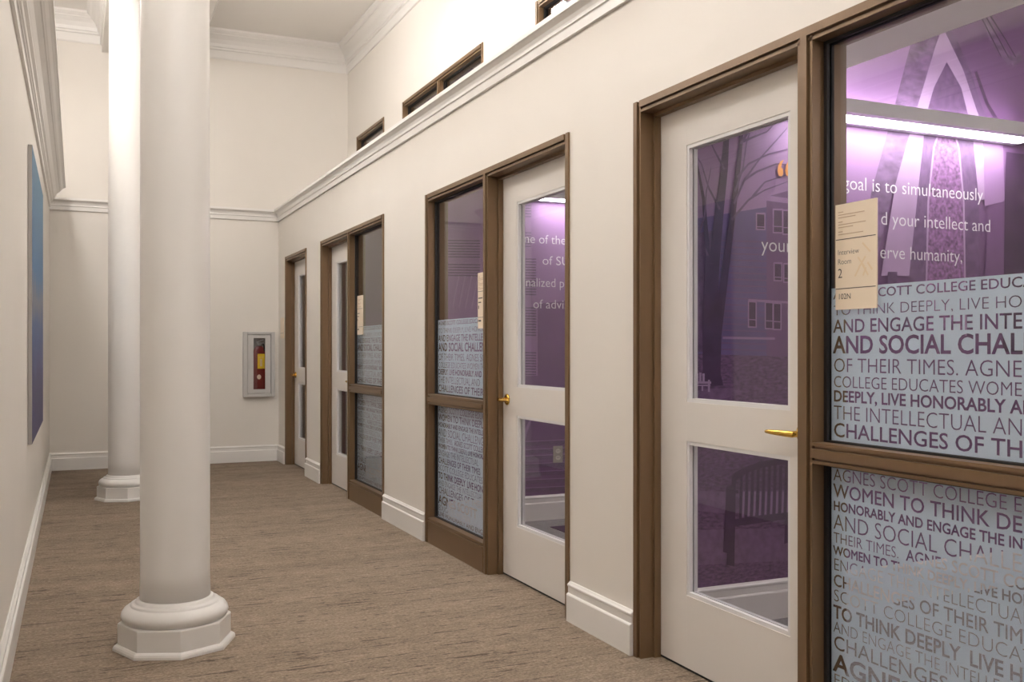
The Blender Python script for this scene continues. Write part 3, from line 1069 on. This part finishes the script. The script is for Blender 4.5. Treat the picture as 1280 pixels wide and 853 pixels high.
# ------------------------------------------------------------------ wall lamps inside the rooms; the opposite pair is added to light the murals
for y, sg, x0, x1, lab in ((Y1, -1, 2.93, 4.40, 'long white linear wall lamp across the arch mural'),
                           (Y2, -1, 2.96, 4.43, 'linear wall lamp above the quotation lettering seen through the second door'),
                           (P_FACES[0] + 0.12, 1, 2.93, 4.40, 'linear wall lamp facing the arch mural from the opposite wall'),
                           (P_FACES[1] + 0.12, 1, 2.96, 4.43, 'linear wall lamp facing the quotation lettering from the opposite wall')):
    t = tag(empty('wall_lamp', ((x0 + x1) / 2, y, 2.25)), lab, 'lamp', 'linear wall lamps')
    yf, yb = sorted((y + sg * 0.215, y + sg * 0.004))
    z0, z1 = 2.262, 2.322
    h = MB()
    h.box(x0, x1, yf, yf + 0.012, z0, z1)
    h.box(x0, x1, yb - 0.012, yb, z0, z1)
    h.box(x0, x0 + 0.012, yf + 0.012, yb - 0.012, z0, z1)
    h.box(x1 - 0.012, x1, yf + 0.012, yb - 0.012, z0, z1)
    h.box(x0 + 0.012, x1 - 0.012, yf + 0.012, yf + 0.045, z0, z0 + 0.006)
    h.box(x0 + 0.012, x1 - 0.012, yb - 0.045, yb - 0.012, z0, z0 + 0.006)
    obj('housing', h, LAMPH, t)
    obj('lens', MB().box(x0 + 0.03, x1 - 0.03, yf + 0.045, yb - 0.045, z0 + 0.002, z0 + 0.008), LAMPE, t)
    obj('top_lens', MB().box(x0 + 0.03, x1 - 0.03, yf + 0.045, yb - 0.045, z1 - 0.010, z1 - 0.004), LAMPU, t)

# power outlet on the second mural wall
ox, oz = 3.150, 0.460
t = tag(empty('wall_outlet', (ox, Y2, 0.40)), 'beige double power outlet on the purple wall above the baseboard', 'outlet')
obj('cover_plate', MB().box(ox - 0.038, ox + 0.038, Y2 - 0.008, Y2, oz - 0.060, oz + 0.060), OUTLETM, t, bevel=0.002)
for dz in (-0.024, 0.024):
    rr = [[(ox + 0.019 * math.cos(a), y, oz + dz + 0.016 * math.sin(a)) for a in [2 * math.pi * k / 20 for k in range(20)]] for y in (Y2 - 0.007, Y2 - 0.011)]
    s = obj('socket', MB().rings(rr), OUTLETW, t)
    sl = MB()
    for dx in (-0.007, 0.006):
        sl.box(ox + dx - 0.0015, ox + dx + 0.0015, Y2 - 0.0115, Y2 - 0.0105, oz + dz - 0.002, oz + dz + 0.007)
    obj('slot', sl, BLACKP, s)

# ------------------------------------------------------------------ extinguisher cabinet on the far wall
cx0, cx1, cz0, cz1 = 1.637, 1.972, 0.700, 1.402
t = tag(empty('extinguisher_cabinet', ((cx0 + cx1) / 2, FARY, cz0)), 'light grey wall cabinet with a narrow glass window on the end wall', 'cabinet')
yF = FARY - 0.055
m = MB()
m.box(cx0, cx0 + 0.042, yF, FARY, cz0, cz1)
m.box(cx1 - 0.042, cx1, yF, FARY, cz0, cz1)
m.box(cx0 + 0.042, cx1 - 0.042, yF, FARY, cz0, cz0 + 0.036)
m.box(cx0 + 0.042, cx1 - 0.042, yF, FARY, cz1 - 0.03, cz1)
obj('frame', m, CABG, t, bevel=0.004)
obj('back_panel', MB().box(cx0 + 0.042, cx1 - 0.042, FARY - 0.003, FARY - 0.001, cz0 + 0.036, cz1 - 0.03), CABI, t)
dx0, dx1, dz0, dz1 = cx0 + 0.046, cx1 - 0.046, cz0 + 0.040, cz1 - 0.034
gx0, gx1, gz0, gz1 = 1.744, 1.868, 0.782, 1.335
yD = yF + 0.006
m = MB()
m.box(dx0, gx0, yD, yD + 0.008, dz0, dz1)
m.box(gx1, dx1, yD, yD + 0.008, dz0, dz1)
m.box(gx0, gx1, yD, yD + 0.008, dz0, gz0)
m.box(gx0, gx1, yD, yD + 0.008, gz1, dz1)
d = obj('cabinet_door', m, CABG, t)
obj('pane', MB().box(gx0, gx1, yD + 0.003, yD + 0.005, gz0, gz1), GLASS, d)
obj('pull', MB().box(dx0 + 0.016, dx0 + 0.026, yD - 0.012, yD, 1.005, 1.105), STEEL, d, bevel=0.002)
# extinguisher (a slim one; stands inside)
ex, ey = 1.808, FARY - 0.052 + 0.030
t = tag(empty('fire_extinguisher', (ex, ey, cz0 + 0.036)), 'red fire extinguisher with a yellow tag behind the cabinet glass', 'fire extinguisher')


def oval(rx, ry, z, n=28):
    return [(ex + rx * math.cos(2 * math.pi * k / n), ey + ry * math.sin(2 * math.pi * k / n), z) for k in range(n)]


obj('cylinder', MB().rings([oval(rx, 0.26 * rx, z) for rx, z in ((0.060, 0.737), (0.066, 0.745), (0.067, 0.76), (0.067, 1.16), (0.060, 1.20), (0.042, 1.235), (0.024, 1.25))]), RED, t)
v = obj('valve', MB().rings([oval(0.020, 0.010, z) for z in (1.25, 1.27)]).box(ex - 0.018, ex + 0.022, ey - 0.010, ey + 0.006, 1.268, 1.288), STEEL, t)
lv = MB()
for (xa, za, xb, zb) in ((ex - 0.03, 1.285, ex + 0.045, 1.312), (ex - 0.025, 1.272, ex + 0.045, 1.276)):
    lv.face([(xa, ey - 0.012, za), (xb, ey - 0.012, zb), (xb, ey - 0.012, zb + 0.010), (xa, ey - 0.012, za + 0.010)])
    lv.face([(xa, ey + 0.006, za), (xb, ey + 0.006, zb), (xb, ey + 0.006, zb + 0.010), (xa, ey + 0.006, za + 0.010)])
    lv.face([(xa, ey - 0.012, za + 0.010), (xb, ey - 0.012, zb + 0.010), (xb, ey + 0.006, zb + 0.010), (xa, ey + 0.006, za + 0.010)])
obj('lever', lv, STEEL, v)
obj('hose', MB().rings([[(ex + 0.040 + 0.010 * math.cos(a) + q, ey - 0.006 + 0.006 * math.sin(a), z) for a in [2 * math.pi * k / 10 for k in range(10)]] for q, z in ((-0.02, 1.285), (0.004, 1.27), (0.012, 1.24), (0.010, 1.19))]), BLACKP, t)
tg = obj('tag', MB().box(ex - 0.020, ex + 0.056, ey - 0.0185, ey - 0.0180, 1.005, 1.165), YEL, t)
obj('tag_print', MB().box(ex + 0.006, ex + 0.028, ey - 0.0190, ey - 0.0186, 1.03, 1.11).box(ex - 0.008, ex + 0.044, ey - 0.0190, ey - 0.0186, 1.125, 1.130), SIGNL, tg)
obj('round_label', MB().rings([[(ex - 0.004 + 0.022 * math.cos(a), y, 0.915 + 0.026 * math.sin(a)) for a in [2 * math.pi * k / 20 for k in range(20)]] for y in (ey - 0.0178, ey - 0.0186)]), SIGNM, t)

# ------------------------------------------------------------------ canvas picture on the left wall
t = tag(empty('canvas_picture', (WL, 6.9, 0.69)), 'tall frameless canvas picture in blues and purples on the wall', 'picture')
obj('canvas', MB().box(WL + 0.002, WL + 0.0225, 5.97, 7.90, 0.69, 2.34), CANVAS, t)
obj('picture_print', MB().box(WL + 0.0225, WL + 0.0235, 5.972, 7.898, 0.692, 2.338), PICT, t)

# ------------------------------------------------------------------ globe pendants added out of view above the picture-wall side to light the hallway
ADDED_PEND_LAB = ['white globe pendant lamp above the far column', 'white globe pendant lamp between the two columns', 'white globe pendant lamp above the near column',
            'white globe pendant lamp above the interview room 2 door', 'white globe pendant lamp towards the wall behind']
for x, y, lab in ((-0.40, 8.7, 'white globe pendant lamp nearest the end wall, over the picture wall ledge'), (-0.40, 7.4, ADDED_PEND_LAB[0]), (-0.40, 5.6, ADDED_PEND_LAB[1]), (-0.40, 3.2, ADDED_PEND_LAB[2]), (-0.40, -1.2, ADDED_PEND_LAB[4])):
    t = tag(empty('pendant_lamp', (x, y, CEILZ - 0.62)), lab, 'lamp', 'globe pendant lamps')
    obj('canopy', MB().lathe(x, y, [(0.07, CEILZ), (0.07, CEILZ - 0.015), (0.03, CEILZ - 0.03)], 24), LAMPH, t)
    obj('stem', MB().lathe(x, y, [(0.008, CEILZ - 0.02), (0.008, CEILZ - 0.37)], 12), LAMPH, t)
    zc, r = CEILZ - 0.46, (0.10 if y > 8 else 0.16)
    obj('globe', MB().lathe(x, y, [(r * math.sin(a), zc + r * math.cos(a)) for a in [math.pi * (0.02 + 0.96 * k / 16) for k in range(17)]], 32), ADDGLOBE, t)

# ------------------------------------------------------------------ linear pendants added out of view on the door side, light up and down
for x, ya, yb, zb, lab in ((1.66, 7.7, 4.7, 4.06, 'long linear pendant lamp hanging above the third glazed unit'),
                           (1.72, 3.6, 0.9, 3.75, 'long linear pendant lamp hanging above the interview room 2 door'),
                           (1.72, -0.6, -3.3, 3.75, 'long linear pendant lamp towards the wall behind')):
    t = tag(empty('linear_pendant', (x, (ya + yb) / 2, zb)), lab, 'lamp', 'linear pendant lamps')
    h = MB()
    h.box(x - 0.12, x - 0.108, yb, ya, zb, zb + 0.14).box(x + 0.108, x + 0.12, yb, ya, zb, zb + 0.14)
    h.box(x - 0.108, x + 0.108, yb, yb + 0.012, zb, zb + 0.14).box(x - 0.108, x + 0.108, ya - 0.012, ya, zb, zb + 0.14)
    obj('housing', h, LAMPH, t)
    obj('top_lens', MB().box(x - 0.108, x + 0.108, yb + 0.012, ya - 0.012, zb + 0.05, zb + 0.056), ADDPENDU, t)
    obj('bottom_lens', MB().box(x - 0.108, x + 0.108, yb + 0.012, ya - 0.012, zb + 0.006, zb + 0.012), ADDPENDD, t)
    for y in (yb + 0.3, ya - 0.3):
        obj('cable', MB().lathe(x, y, [(0.003, zb + 0.05), (0.003, CEILZ)], 8), LAMPH, t)

# small globe added out of view by the ceiling to brighten the far end
x, y = 1.50, 8.25
t = tag(empty('globe_lamp', (x, y, 4.30)), 'small white globe lamp on the ceiling near the end wall', 'lamp')
obj('collar', MB().lathe(x, y, [(0.06, CEILZ), (0.06, CEILZ - 0.06), (0.045, CEILZ - 0.085)], 24), LAMPH, t)
obj('globe', MB().lathe(x, y, [(0.11 * math.sin(a), 4.42 + 0.11 * math.cos(a)) for a in [math.pi * (0.02 + 0.96 * k / 14) for k in range(15)]], 28), ADDGLOBE, t)
